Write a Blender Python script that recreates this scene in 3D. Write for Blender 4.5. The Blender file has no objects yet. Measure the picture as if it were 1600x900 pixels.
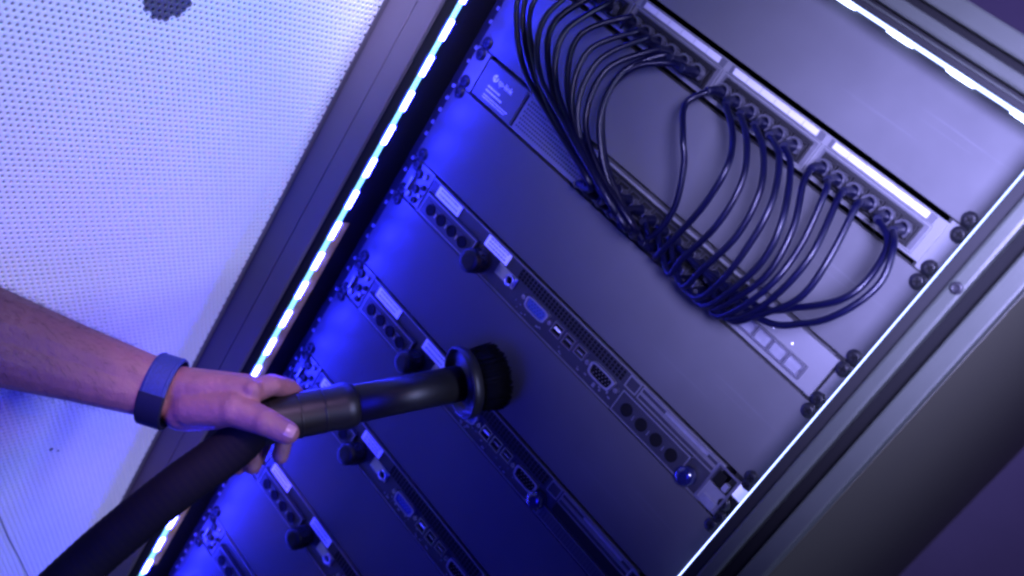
import bpy, bmesh, math, random
import numpy as np
from mathutils import Matrix, Vector

random.seed(7)
S = 0.001                                   # everything below is written in millimetres
scene = bpy.context.scene
COL = scene.collection

# ------------------------------------------------------------------ camera
CAM = Vector((639.07, -802.86, 82.94))
FPX = 1608.0                                # focal length in pixels of a 1600 px wide picture
MROT = (Matrix.Rotation(0.5156682, 3, 'Z') @ Matrix.Rotation(1.1820921, 3, 'X') @ Matrix.Rotation(0.5820806, 3, 'Z'))
cd = bpy.data.cameras.new('camera')
cam = bpy.data.objects.new('camera', cd)
COL.objects.link(cam)
cam.matrix_world = Matrix.Translation(CAM * S) @ MROT.to_4x4()
cd.sensor_width = 36.0
cd.lens = FPX / 1600.0 * 36.0
cd.clip_start = 0.02
cd.clip_end = 50
cd.dof.use_dof = True
cd.dof.focus_distance = 0.93
cd.dof.aperture_fstop = 5.0
scene.camera = cam

# ------------------------------------------------------------------ world, lamps, exposure
w = bpy.data.worlds.new('World')
scene.world = w
w.use_nodes = True
w.node_tree.nodes['Background'].inputs[0].default_value = (0.2, 0.15, 0.6, 1)
w.node_tree.nodes['Background'].inputs[1].default_value = 0.03


def lamp(name, loc, target, power, color, sx, sy=None, spread=180):
    d = bpy.data.lights.new(name, 'AREA')
    d.energy = power
    d.color = color
    d.shape = 'RECTANGLE'
    d.size = sx
    d.size_y = sy or sx
    d.spread = math.radians(spread)
    o = bpy.data.objects.new(name, d)
    COL.objects.link(o)
    o.location = loc
    o.rotation_euler = (Vector(target) - Vector(loc)).to_track_quat('-Z', 'Y').to_euler()
    return o


# unseen area lights, added to brighten the door, panels, frame, hand and wall
lamp('door_fill', (1.45, -0.115, 0.50), (-0.08, -0.30, -0.50), 16.5, (0.84, 0.97, 2.1), 0.06, 0.9)  # unseen tall strip light added to brighten the open door
lamp('panel_key_light', (0.76, -0.78, 0.24), (0.47, 0.0, 0.01), 6.2, (0.47, 0.45, 1.10), 0.25, 0.2, 38)  # added key beside the lens, coned onto the upper right panels
lamp('band_fill', (0.25, -0.55, 0.45), (-0.068, -0.05, -0.12), 0.30, (0.60, 0.52, 1.0), 0.14, 0.14, 16)  # added to lift the top of the left frame band
lamp('violet_fill', (1.30, -0.40, 0.60), (-0.06, -0.24, -0.36), 0.13, (1.0, 0.30, 0.40), 0.15, 0.15, 24)  # added violet tint for the middle of the door
lamp('cyan_fill', (1.1, -0.75, 0.75), (-0.06, -0.26, -0.10), 0.22, (0.0, 0.60, 1.0), 0.15, 0.15, 24)  # added cyan tint for the upper part of the door
lamp('blue_fill', (0.40, -0.95, -0.45), (0.12, 0.0, -0.46), 1.7, (0.010, 0.012, 1.0), 0.4, 0.5, 44)  # added blue wash on the lower panels, standing in for LED bounce
lamp('hand_fill', (0.30, -0.65, 0.35), (0.13, -0.24, -0.47), 0.13, (0.90, 0.55, 1.3), 0.12, 0.12, 16)  # unseen narrow fill, added for the hand
lamp('wall_fill', (0.9, 1.6, 1.6), (0.9, 2.6, 1.2), 85.0, (0.46, 0.33, 1.0), 0.5, 0.3)  # added out of view behind the rack to wash the backdrop purple

scene.view_settings.view_transform = 'Standard'
scene.view_settings.look = 'None'
scene.view_settings.exposure = -0.12
scene.view_settings.gamma = 1.0
scene.render.engine = 'CYCLES'
scene.cycles.use_denoising = True
scene.cycles.filter_width = 2.7
scene.cycles.max_bounces = 8
scene.cycles.sample_clamp_indirect = 4.0


# ------------------------------------------------------------------ materials
def mat(name, color, rough=0.5, metal=0.0, emit=None, estr=0.0, vary=0.0, vscale=40.0, bump=0.0, bscale=900.0,
        rvary=0.0, spec=0.5, trans=0.0, sss=0.0, coat=0.0, color2=None):
    m = bpy.data.materials.new(name)
    m.use_nodes = True
    nt = m.node_tree
    b = nt.nodes['Principled BSDF']
    b.inputs['Base Color'].default_value = (*color, 1)
    b.inputs['Roughness'].default_value = rough
    b.inputs['Metallic'].default_value = metal
    b.inputs['Specular IOR Level'].default_value = spec
    if trans:
        b.inputs['Transmission Weight'].default_value = trans
    if coat:
        b.inputs['Coat Weight'].default_value = coat
        b.inputs['Coat Roughness'].default_value = 0.15
    if sss:
        b.inputs['Subsurface Weight'].default_value = sss
        b.inputs['Subsurface Radius'].default_value = (0.008, 0.003, 0.0015)
        b.inputs['Subsurface Scale'].default_value = 1.0
    if emit:
        b.inputs['Emission Color'].default_value = (*emit, 1)
        b.inputs['Emission Strength'].default_value = estr
    if vary or bump or rvary:
        tc = nt.nodes.new('ShaderNodeTexCoord')
    if vary or rvary:
        n = nt.nodes.new('ShaderNodeTexNoise')
        n.inputs['Scale'].default_value = vscale
        n.inputs['Detail'].default_value = 6
        n.inputs['Roughness'].default_value = 0.65
        nt.links.new(tc.outputs['Object'], n.inputs['Vector'])
        if vary:
            r = nt.nodes.new('ShaderNodeValToRGB')
            c2 = color2 or tuple(min(1, c * (1 + vary)) for c in color)
            c1 = color if color2 else tuple(c * (1 - vary) for c in color)
            r.color_ramp.elements[0].position = 0.32
            r.color_ramp.elements[1].position = 0.68
            r.color_ramp.elements[0].color = (*c1, 1)
            r.color_ramp.elements[1].color = (*c2, 1)
            nt.links.new(n.outputs['Fac'], r.inputs['Fac'])
            nt.links.new(r.outputs['Color'], b.inputs['Base Color'])
        if rvary:
            mr = nt.nodes.new('ShaderNodeMapRange')
            mr.inputs['To Min'].default_value = max(0.03, rough - rvary)
            mr.inputs['To Max'].default_value = min(1.0, rough + rvary)
            nt.links.new(n.outputs['Fac'], mr.inputs['Value'])
            nt.links.new(mr.outputs['Result'], b.inputs['Roughness'])
    if bump:
        n2 = nt.nodes.new('ShaderNodeTexNoise')
        n2.inputs['Scale'].default_value = bscale
        n2.inputs['Detail'].default_value = 3
        bp = nt.nodes.new('ShaderNodeBump')
        bp.inputs['Strength'].default_value = bump
        bp.inputs['Distance'].default_value = 0.001
        nt.links.new(tc.outputs['Object'], n2.inputs['Vector'])
        nt.links.new(n2.outputs['Fac'], bp.inputs['Height'])
        nt.links.new(bp.outputs['Normal'], b.inputs['Normal'])
    return m


M = {}
M['panel'] = mat('panel_paint', (0.046, 0.046, 0.050), 0.36, 0.0, vary=0.06, vscale=14, bump=0.06, bscale=1600, rvary=0.09, spec=0.28)
_nt = M['panel'].node_tree
_b = _nt.nodes['Principled BSDF']
_tc = _nt.nodes.new('ShaderNodeTexCoord')
_mp = _nt.nodes.new('ShaderNodeMapping')
_mp.inputs['Scale'].default_value = (6, 6, 420)
_mp.inputs['Rotation'].default_value = (0, 0.06, 0)
_sc = _nt.nodes.new('ShaderNodeTexNoise')
_sc.inputs['Scale'].default_value = 1.0
_sc.inputs['Detail'].default_value = 2
_rp = _nt.nodes.new('ShaderNodeValToRGB')
_rp.color_ramp.elements[0].position = 0.66
_rp.color_ramp.elements[1].position = 0.70
_mx = _nt.nodes.new('ShaderNodeMixRGB')
_mx.blend_type = 'ADD'
_mx.inputs['Color2'].default_value = (0.010, 0.010, 0.012, 1)
_src = _b.inputs['Base Color'].links[0].from_socket
_nt.links.new(_tc.outputs['Object'], _mp.inputs['Vector'])
_nt.links.new(_mp.outputs['Vector'], _sc.inputs['Vector'])
_nt.links.new(_sc.outputs['Fac'], _rp.inputs['Fac'])
_sp = _nt.nodes.new('ShaderNodeTexNoise')            # patches where the scratches are
_sp.inputs['Scale'].default_value = 9.0
_r2 = _nt.nodes.new('ShaderNodeValToRGB')
_r2.color_ramp.elements[0].position = 0.52
_r2.color_ramp.elements[1].position = 0.66
_ml = _nt.nodes.new('ShaderNodeMath')
_ml.operation = 'MULTIPLY'
_nt.links.new(_tc.outputs['Object'], _sp.inputs['Vector'])
_nt.links.new(_sp.outputs['Fac'], _r2.inputs['Fac'])
_nt.links.new(_rp.outputs['Color'], _ml.inputs[0])
_nt.links.new(_r2.outputs['Color'], _ml.inputs[1])
_nt.links.new(_ml.outputs['Value'], _mx.inputs['Fac'])
_nt.links.new(_src, _mx.inputs['Color1'])
_nt.links.new(_mx.outputs['Color'], _b.inputs['Base Color'])
M['panel_light'] = mat('patch_panel_paint', (0.075, 0.075, 0.082), 0.42, 0.0, vary=0.04, vscale=20, bump=0.08, bscale=1600)
M['frame'] = mat('frame_paint', (0.027, 0.031, 0.026), 0.38, 0.0, vary=0.06, vscale=9, bump=0.12, bscale=1300, rvary=0.08)
M['frame_dark'] = mat('side_panel_paint', (0.016, 0.0150, 0.0065), 0.55, 0.0, vary=0.06, vscale=6, bump=0.15, bscale=1300)
M['band_grey'] = mat('left_frame_paint', (0.105, 0.092, 0.115), 0.5, 0.0, vary=0.06, vscale=9, bump=0.12, bscale=1300, spec=0.3)
M['black'] = mat('black_plastic', (0.0035, 0.0035, 0.0045), 0.5, vary=0.2, vscale=60, spec=0.2)
M['rubber'] = mat('black_rubber', (0.003, 0.003, 0.0035), 0.7, spec=0.08)
M['wallblack'] = mat('black_inner_wall', (0.004, 0.004, 0.005), 0.6, vary=0.2, vscale=30, spec=0.2)
M['server'] = mat('server_steel', (0.024, 0.024, 0.030), 0.42, 0.35, vary=0.15, vscale=50, bump=0.08)
M['server_lid'] = mat('server_edge_steel', (0.22, 0.22, 0.24), 0.35, 0.6, vary=0.1, vscale=70)
M['steel'] = mat('bright_steel', (0.36, 0.36, 0.38), 0.28, 0.9, vary=0.1, vscale=90)
M['zinc'] = mat('zinc_steel', (0.24, 0.24, 0.27), 0.4, 0.7, vary=0.15, vscale=120)
M['screw'] = mat('black_screw', (0.006, 0.006, 0.009), 0.42, 0.1, spec=0.3)
M['label'] = mat('white_label', (0.82, 0.82, 0.84), 0.55, vary=0.03, vscale=120)
M['label_strip'] = mat('label_strip_paper', (0.23, 0.23, 0.25), 0.6, vary=0.05, vscale=120)
M['ink'] = mat('grey_ink', (0.24, 0.24, 0.28), 0.6)
M['print_white'] = mat('white_print', (0.75, 0.75, 0.80), 0.5)
M['switch'] = mat('switch_paint', (0.032, 0.032, 0.040), 0.42, vary=0.06, vscale=30, bump=0.06)
M['switch_light'] = mat('switch_light_paint', (0.085, 0.085, 0.095), 0.4, vary=0.05, vscale=30)
M['cable'] = mat('dark_blue_cable_jacket', (0.0006, 0.0006, 0.0085), 0.34, vary=0.25, vscale=60, spec=0.17)
M['boot'] = mat('blue_boot', (0.0008, 0.001, 0.010), 0.45, spec=0.2)
M['clear'] = mat('clear_connector', (0.03, 0.03, 0.04), 0.15, spec=0.6)
M['vga'] = mat('blue_connector', (0.03, 0.05, 0.20), 0.35)
M['knob'] = mat('knob_black', (0.004, 0.004, 0.005), 0.45, spec=0.25)
M['knob_blue'] = mat('knob_dark_blue', (0.005, 0.006, 0.04), 0.15, coat=0.5)
M['nozzle'] = mat('nozzle_black', (0.007, 0.0065, 0.006), 0.42, vary=0.3, vscale=30, bump=0.05, bscale=500, rvary=0.1, spec=0.3)
M['hose'] = mat('hose_black', (0.004, 0.003, 0.005), 0.75, spec=0.1, vary=0.2, vscale=30)
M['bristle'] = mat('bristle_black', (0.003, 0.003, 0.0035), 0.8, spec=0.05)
M['skin'] = mat('skin', (0.150, 0.068, 0.068), 0.48, vary=0.1, vscale=38, sss=0.10,
                color2=(0.195, 0.088, 0.082), spec=0.4)
_nt = M['skin'].node_tree
_b = _nt.nodes['Principled BSDF']
_tc = _nt.nodes.new('ShaderNodeTexCoord')
_v = _nt.nodes.new('ShaderNodeTexVoronoi')
_v.feature = 'DISTANCE_TO_EDGE'
_v.inputs['Scale'].default_value = 650
_w = _nt.nodes.new('ShaderNodeTexNoise')
_w.inputs['Scale'].default_value = 130
_w.inputs['Detail'].default_value = 5
_ad = _nt.nodes.new('ShaderNodeMath')
_ad.operation = 'MULTIPLY_ADD'
_ad.inputs[1].default_value = 2.2
_bp = _nt.nodes.new('ShaderNodeBump')
_bp.inputs['Strength'].default_value = 0.55
_bp.inputs['Distance'].default_value = 0.0012
_nt.links.new(_tc.outputs['Object'], _v.inputs['Vector'])
_nt.links.new(_tc.outputs['Object'], _w.inputs['Vector'])
_nt.links.new(_w.outputs['Fac'], _ad.inputs[0])
_nt.links.new(_v.outputs['Distance'], _ad.inputs[2])
_nt.links.new(_ad.outputs['Value'], _bp.inputs['Height'])
_nt.links.new(_bp.outputs['Normal'], _b.inputs['Normal'])
M['nail'] = mat('nail', (0.30, 0.18, 0.16), 0.3)
M['band'] = mat('blue_woven_band', (0.006, 0.018, 0.11), 0.7, vary=0.35, vscale=500, bump=0.5, bscale=1600)
M['band_dark'] = mat('dark_band_buckle', (0.004, 0.005, 0.014), 0.65, spec=0.2)
M['door'] = mat('door_white_paint', (0.78, 0.78, 0.80), 0.42, vary=0.03, vscale=6)
M['door_dark'] = mat('door_badge_grey', (0.085, 0.08, 0.11), 0.45)
M['tape'] = mat('brown_tape', (0.55, 0.37, 0.05), 0.45, vary=0.3, vscale=60)
M['led_base'] = mat('led_strip_base', (0.3, 0.5, 0.7), 0.4, emit=(0.24, 0.74, 1.0), estr=1.9)
M['led'] = mat('led_blue', (0.8, 0.9, 1.0), 0.4, emit=(0.016, 0.018, 1.0), estr=470)
M['led_white'] = mat('led_lilac', (0.8, 0.9, 1.0), 0.4, emit=(0.45, 0.55, 1.0), estr=11)
M['led_white_base'] = mat('led_lilac_strip', (0.6, 0.7, 0.9), 0.4, emit=(0.36, 0.46, 1.0), estr=5.0)
M['wall'] = mat('backdrop_paint', (0.10, 0.086, 0.155), 0.85, vary=0.08, vscale=2)
M['floor'] = mat('floor_paint', (0.06, 0.055, 0.09), 0.6, vary=0.1, vscale=3)


# ------------------------------------------------------------------ helpers
def ray(u, v):
    return MROT @ Vector(((u - 800.0) / FPX, -(v - 450.0) / FPX, -1.0))


def at_y(u, v, y):                           # the point of the picture on the plane y = const, mm
    d = ray(u, v)
    return CAM + d * ((y - CAM.y) / d.y)


def at_d(u, v, depth):                       # the point of the picture at a depth from the lens, mm
    return CAM + ray(u, v) * depth


def box(bm, x0, x1, y0, y1, z0, z1, mi=0):
    vs = [bm.verts.new((x, y, z)) for x in (x0, x1) for y in (y0, y1) for z in (z0, z1)]
    fs = []
    for f in ((0, 1, 3, 2), (4, 6, 7, 5), (0, 4, 5, 1), (2, 3, 7, 6), (0, 2, 6, 4), (1, 5, 7, 3)):
        fc = bm.faces.new([vs[i] for i in f])
        fc.material_index = mi
        fs.append(fc)
    return vs


def frame_of(d):
    d = Vector(d).normalized()
    a = Vector((0, 0, 1)) if abs(d.z) < 0.9 else Vector((1, 0, 0))
    u = d.cross(a).normalized()
    return d, u, d.cross(u)


def lathe(bm, origin, axis, prof, seg=20, mi=0, cap0=True, cap1=True, smooth=True):
    """prof: list of (distance along axis, radius)"""
    d, u, v = frame_of(axis)
    o = Vector(origin)
    rings = []
    for t, r in prof:
        rings.append([bm.verts.new(o + d * t + (u * math.cos(2 * math.pi * k / seg) + v * math.sin(2 * math.pi * k / seg)) * r)
                      for k in range(seg)])
    for a, b in zip(rings, rings[1:]):
        for k in range(seg):
            f = bm.faces.new((a[k], a[(k + 1) % seg], b[(k + 1) % seg], b[k]))
            f.material_index = mi
            f.smooth = smooth
    if cap0:
        bm.faces.new(list(reversed(rings[0]))).material_index = mi
    if cap1:
        bm.faces.new(rings[-1]).material_index = mi


def catmull(pts, n=10):
    P = [Vector(p) for p in pts]
    P = [P[0] * 2 - P[1]] + P + [P[-1] * 2 - P[-2]]
    out = []
    for i in range(1, len(P) - 2):
        p0, p1, p2, p3 = P[i - 1:i + 3]
        for k in range(n):
            t = k / n
            out.append(0.5 * ((2 * p1) + (p2 - p0) * t + (2 * p0 - 5 * p1 + 4 * p2 - p3) * t * t
                              + (3 * p1 - p0 - 3 * p2 + p3) * t ** 3))
    out.append(P[-2].copy())
    return out


def tube(bm, path, rad, seg=10, mi=0):
    """rad: number or function of 0..1"""
    n = len(path)
    fn = rad if callable(rad) else (lambda t: rad)
    t0 = (path[1] - path[0]).normalized()
    _, u, _ = frame_of(t0)
    rings = []
    for i, p in enumerate(path):
        tg = (path[min(i + 1, n - 1)] - path[max(i - 1, 0)])
        if tg.length < 1e-6:
            tg = t0
        tg.normalize()
        u = (u - tg * u.dot(tg)).normalized()
        v = tg.cross(u)
        r = fn(i / (n - 1))
        rings.append([bm.verts.new(p + (u * math.cos(2 * math.pi * k / seg) + v * math.sin(2 * math.pi * k / seg)) * r)
                      for k in range(seg)])
    for a, b in zip(rings, rings[1:]):
        for k in range(seg):
            f = bm.faces.new((a[k], a[(k + 1) % seg], b[(k + 1) % seg], b[k]))
            f.smooth = True
            f.material_index = mi
    bm.faces.new(list(reversed(rings[0])))
    bm.faces.new(rings[-1])


def ring_plate(bm, x0, x1, z0, z1, t, y0, y1, mi=0):
    """a rectangular ring (frame) of bar width t"""
    box(bm, x0, x1, y0, y1, z1 - t, z1, mi)
    box(bm, x0, x1, y0, y1, z0, z0 + t, mi)
    box(bm, x0, x0 + t, y0, y1, z0 + t, z1 - t, mi)
    box(bm, x1 - t, x1, y0, y1, z0 + t, z1 - t, mi)


def new_mesh(name, bm, mats, bevel=0.0, smooth_angle=None):
    bmesh.ops.recalc_face_normals(bm, faces=bm.faces)
    if bevel:
        bmesh.ops.bevel(bm, geom=[e for e in bm.edges if e.calc_face_angle(0) > 0.6], offset=bevel, segments=2,
                        affect='EDGES', profile=0.6, clamp_overlap=True)
    me = bpy.data.meshes.new(name)
    bm.to_mesh(me)
    bm.free()
    me.transform(Matrix.Scale(S, 4))
    for m in (mats if isinstance(mats, (list, tuple)) else [mats]):
        me.materials.append(M[m])
    return me


def root_loc(o):
    v = Vector((0, 0, 0))
    while o:
        v += o.location
        o = o.parent
    return v


def link(name, me, parent=None):
    o = bpy.data.objects.new(name, me)
    COL.objects.link(o)
    if parent is not None:
        o.parent = parent
    return o


def obj(name, bm, mats, parent=None, bevel=0.0):
    """link a bmesh (written in world mm) as one mesh object under parent"""
    me = new_mesh(name, bm, mats, bevel)
    if parent is not None:
        me.transform(Matrix.Translation(-root_loc(parent)))
    return link(name, me, parent)


def place(name, me, loc_mm, parent=None, rot=None):
    """link shared mesh data at a place given in world mm"""
    o = link(name, me, parent)
    o.location = Vector(loc_mm) * S - (root_loc(parent) if parent else Vector((0, 0, 0)))
    if rot:
        o.rotation_euler = rot
    return o


def thing(name, label, cat, loc=(0, 0, 0), group=None):
    o = bpy.data.objects.new(name, None)
    COL.objects.link(o)
    o.empty_display_size = 0.02
    o.location = Vector(loc) * S
    tag(o, label, cat, group)
    return o


def tag(o, label, cat, group=None):
    o['label'] = label
    o['category'] = cat
    if group:
        o['group'] = group
    return o


def struct(o):
    o['kind'] = 'structure'
    return o


def B():
    return bmesh.new()


def boxobj(name, mats, parent, *b, bevel=0.0):
    bm = B()
    box(bm, *b)
    return obj(name, bm, mats, parent, bevel)


def text_mesh(name, s, size, mats, parent, x, y, z, extrude=0.05):
    c = bpy.data.curves.new(name, 'FONT')
    c.body = s
    c.size = size * S
    c.extrude = extrude * S
    o = bpy.data.objects.new(name + '_tmp', c)
    COL.objects.link(o)
    dg = bpy.context.evaluated_depsgraph_get()
    me = bpy.data.meshes.new_from_object(o.evaluated_get(dg))
    bpy.data.objects.remove(o)
    me.transform(Matrix.Translation(Vector((x, y, z)) * S) @ Matrix.Rotation(math.pi / 2, 4, 'X'))
    me.transform(Matrix.Translation(-root_loc(parent)))
    me.materials.clear()
    me.materials.append(M[mats])
    return link(name, me, parent)


U = 44.45
W = 482.6
GAP = 0.9

# ------------------------------------------------------------------ setting
bm = B()
box(bm, -4000, 5000, 2600, 2640, -1500, 2600)
struct(obj('wall', bm, 'wall'))
bm = B()
box(bm, -4000, 5000, -2600, 2600, -1540, -1500)
struct(obj('floor', bm, 'floor'))

# ------------------------------------------------------------------ the rack cabinet
ZB, ZT = -1500.0, 127.0
rack = thing('server_rack', 'grey steel server cabinet holding the panels, with grooved front frame', 'rack', (228, 700, ZB))
# right front upright: black inner lip, two grey bars and the rubber groove between them
boxobj('inner_lip', 'wallblack', rack, 490.5, 500.5, -48, 60, ZB, 86, bevel=0.8)
boxobj('front_bar', 'frame', rack, 501, 513, -55, 60, ZB, 105.5, bevel=2.5)
boxobj('groove_seal', 'rubber', rack, 513.2, 524, -44, 60, ZB, 112)
boxobj('front_bar', 'frame', rack, 524.2, 539.6, -54, -34, ZB, ZT - 0.3, bevel=2.0)
boxobj('side_panel', 'frame_dark', rack, 536, 540, -33.5, 1500, ZB, ZT - 2, bevel=1.2)
# left front upright: broad flat band with a fine seam, black lip towards the opening
boxobj('inner_lip', 'wallblack', rack, -24, -11.5, -47, 60, ZB, 86, bevel=0.8)
boxobj('front_bar', 'band_grey', rack, -51.4, -24.5, -51, 60, ZB, 105.5, bevel=1.2)
boxobj('front_bar', 'band_grey', rack, -85, -52.2, -51, 60, ZB, 105.5, bevel=1.0)
boxobj('side_panel', 'frame_dark', rack, -85, -81, 60.5, 1500, ZB, ZT - 2)
# header
boxobj('inner_lip', 'wallblack', rack, -11, 490, -47, 60, 86.5, 91, bevel=0.6)
boxobj('header_bead', 'frame', rack, -11, 490, -47.5, 60, 91.2, 92.6, bevel=0.4)
boxobj('inner_lip', 'wallblack', rack, -11, 490, -45, 60, 92.8, 95.6, bevel=0.4)
boxobj('front_bar', 'frame', rack, -85, 500.6, -55, 60, 96, 105.8, bevel=2.2)
boxobj('groove_seal', 'rubber', rack, -85, 512.8, -45, 60, 106, 111.8)
boxobj('front_bar', 'frame', rack, -85, 523.9, -53, 60, 112, ZT, bevel=2.0)
boxobj('roof', 'frame_dark', rack, -85, 541, 60.5, 1500, 117, ZT)
boxobj('back_panel', 'frame_dark', rack, -81, 535.8, 1496, 1500, ZB, 117)
boxobj('base_plate', 'frame_dark', rack, -80.8, 535.8, 60.5, 1495, ZB, ZB + 20)
boxobj('kick_panel', 'wallblack', rack, -10.5, 489.5, 0, 2, ZB + 20.5, -21 * U - 1.5)
# mounting rails behind the panel ends
for x0, x1 in ((-10.5, 22), (461, 489.5)):
    boxobj('mounting_rail', 'wallblack', rack, x0, x1, 3.2, 5.2, ZB + 20.5, 86)
# little bright square-nut tabs along the left rail edge
bm = B()
box(bm, -1.6, 1.6, -1.2, 1.2, -1.8, 1.8)
tabme = new_mesh('nut_tab', bm, 'zinc', 0.4)
zz = 84.0
k = 0
while zz > -960:
    dz = random.uniform(-0.8, 0.8)
    if k % 3 != 2 or random.random() < 0.4:
        place('nut_tab', tabme, (-2.8 + random.uniform(-0.8, 0.8), 1.6, zz + dz), rack, (0, random.uniform(-0.4, 0.4), 0))
    zz -= 14.82
    k += 1
# stud on the right upright
bm = B()
p = at_y(1497, 452, -55)
lathe(bm, (507.5, -54.5, p.z), (0, -1, 0), [(0, 4.6), (1.6, 4.6), (2.4, 3.6), (2.4, 2.0), (1.4, 1.8)], 16)
obj('latch_stud', bm, 'screw', rack)

# ------------------------------------------------------------------ LED strips
ls = thing('led_strip', 'glowing cyan blue light strip down the inner edge of the left upright', 'light strip', (-9.5, -42, -1400))
boxobj('strip_base', 'led_base', ls, -11.2, -9.6, -45, -39.4, -1400, 84)
bm = B()
box(bm, -0.9, 0.9, -3.0, 3.0, -11, 11)
ledme = new_mesh('led', bm, 'led', 0.5)
z = 70.0
while z > -1390:
    place('led', ledme, (-8.9, -42.2, z), ls)
    z -= 40.5
ls2 = thing('led_strip', 'thin white light strip down the inner edge of the right upright', 'light strip', (485, -8, -1400))
bm = B()
lathe(bm, (483.9, -9.0, -1400), (0, 0, 1), [(0, 2.0), (1483, 2.0)], 10)
obj('strip_base', bm, 'led_white_base', ls2)
bm = B()
lathe(bm, (0, 0, -12), (0, 0, 1), [(0, 1.5), (5, 2.0), (19, 2.0), (24, 1.5)], 10)
led2 = new_mesh('led', bm, 'led_white')
z = 60.0
while z > -1390:
    place('led', led2, (484.2, -9.0, z), ls2)
    z -= 60
ls3 = thing('led_strip', 'thin white light strip along the header above the top panel', 'light strip', (241, -8, 84))
bm = B()
lathe(bm, (-8, -7.5, 84.6), (1, 0, 0), [(0, 1.6), (490, 1.6)], 10)
obj('strip_base', bm, 'led_white_base', ls3)
for i in range(9):
    place('led', led2, (20 + 55 * i, -8.6, 83.6), ls3, (0, math.pi / 2, 0))

# a strip of brown tape on the inner wall next to the left lights
for z0, z1, lb in ((-596, -366, 'yellow brown tape strip on the inner wall beside the left lights, above the hand'),
                   (-905, -640, 'yellow brown tape strip on the inner wall beside the left lights, below the hand')):
    bm = B()
    box(bm, -11.4, -10.9, -37, -25, z0, z1)
    tag(obj('tape_strip', bm, 'tape'), lb, 'tape', 'brown tape strips')

# ------------------------------------------------------------------ screws (shared)
bm = B()
lathe(bm, (0, 0, 0), (0, -1, 0), [(-1.0, 6.4), (0.5, 6.6), (0.9, 6.2), (0.95, 5.2), (1.7, 5.1), (2.3, 4.6), (2.6, 3.2)], 20)
for a in (0.4, 0.4 + math.pi / 2):
    c, s = math.cos(a), math.sin(a)
    vs = box(bm, -3.2, 3.2, -2.85, -2.2, -0.55, 0.55, 1)
    for v_ in vs:
        x, zq = v_.co.x, v_.co.z
        v_.co.x, v_.co.z = x * c - zq * s, x * s + zq * c
screwme = new_mesh('screw', bm, ['screw', 'rubber'])


def screws(parent, ztop, zbot, left=True, right=True, y=0.0):
    for side, x in ((left, 8.75), (right, 473.85)):
        if not side:
            continue
        for zq in (ztop - 6.35, zbot + 6.35):
            place('screw', screwme, (x + random.uniform(-0.5, 0.5), y, zq + random.uniform(-0.4, 0.4)), parent, (0, random.uniform(0, 3), 0))


# ------------------------------------------------------------------ blanking panels
def blank(ztop, label, units=2):
    zb = ztop - units * U
    t = thing('blanking_panel', label, 'panel', (W / 2, 0, zb), 'blanking panels')
    bm = B()
    box(bm, 0.3, W - 0.3, 0, 1.6, zb + GAP, ztop - GAP)
    obj('plate', bm, 'panel', t, 0.35)
    bm = B()
    box(bm, 22, W - 22, 1.7, 14, ztop - GAP - 1.4, ztop - GAP - 0.02)
    obj('fold', bm, 'panel', t)
    bm = B()
    box(bm, 22, W - 22, 1.7, 14, zb + GAP + 0.02, zb + GAP + 1.4)
    obj('fold', bm, 'panel', t)
    screws(t, ztop, zb)
    return t


blank(2 * U, 'grey blanking panel at the very top, above the patch panel')
blank(-1 * U, 'grey blanking panel behind the hanging cables, between patch panel and switch')
blank(-4 * U, 'grey blanking panel between the network switch and the topmost server')
ordw = ['topmost', 'second', 'third', 'fourth', 'fifth', 'sixth']
for i in range(5):
    blank(-(7 + 3 * i) * U, ['grey blanking panel under the topmost server, touched by the vacuum brush',
                              'blue lit blanking panel under the second server, beneath the vacuum tube',
                              'blue lit blanking panel under the third server, between its labels and the fourth',
                              'blue lit blanking panel under the fourth server from the top',
                              'blue lit blanking panel under the fifth server at the bottom edge'][i])

# ------------------------------------------------------------------ patch panel
T = 0.0
pp = thing('patch_bay', 'grey patch panel with white label strips and a row of plugged ports', 'patch panel', (W / 2, 0, -U))
for x0, x1 in ((0.3, 18), (464, W - 0.3)):
    boxobj('ear', 'panel_light', pp, x0, x1, 0, 1.6, -U + 0.6, -0.6, bevel=0.35)
boxobj('plate', 'panel_light', pp, 18.1, 463.9, -0.3, 1.6, -U + 4.2, -3.8, bevel=0.35)
screws(pp, 0, -U)
PORT = []
bm = B()
ring_plate(bm, -7.2, 7.2, -8.2, 8.2, 1.5, -7.0, -2.2)
box(bm, -5.6, 5.6, -2.6, -2.2, -6.6, 6.6, 1)
jackme = new_mesh('jack', bm, ['black', 'rubber'])
for g in range(4):
    gx = 25.5 + 108.4 * g
    boxobj('port_block', 'switch', pp, gx, gx + 105.8, -2.1, -0.4, -38.2, -12.4, bevel=0.5)
    boxobj('port_bezel', 'black', pp, gx + 4.5, gx + 100.5, -3.4, -2.15, -36.4, -15.4, bevel=0.4)
    lab = boxobj('label_holder', 'switch', pp, gx + 2, gx + 104, -1.4, -0.4, -11.6, -4.6)
    for q in range(6):
        boxobj('label_strip', 'label_strip', lab, gx + 6.0 + 15.4 * q, gx + 6.0 + 15.4 * (q + 1) - 0.45, -1.75, -1.45, -10.6, -5.2)
        PORT.append(gx + 13.5 + 15.6 * q)
    for q in range(6):
        place('jack', jackme, (PORT[g * 6 + q], 0, -26.5), pp)
    bm = B()
    ring_plate(bm, gx + 0.6, gx + 105.2, -37.6, -13.0, 0.9, -2.9, -2.15)
    obj('block_rim', bm, 'panel_light', pp)
# cable-management bar below the ports
for x0 in range(60, 450, 108):
    boxobj('cable_clip', 'black', pp, x0, x0 + 3, -6, -0.4, -40, -38.5)

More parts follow.
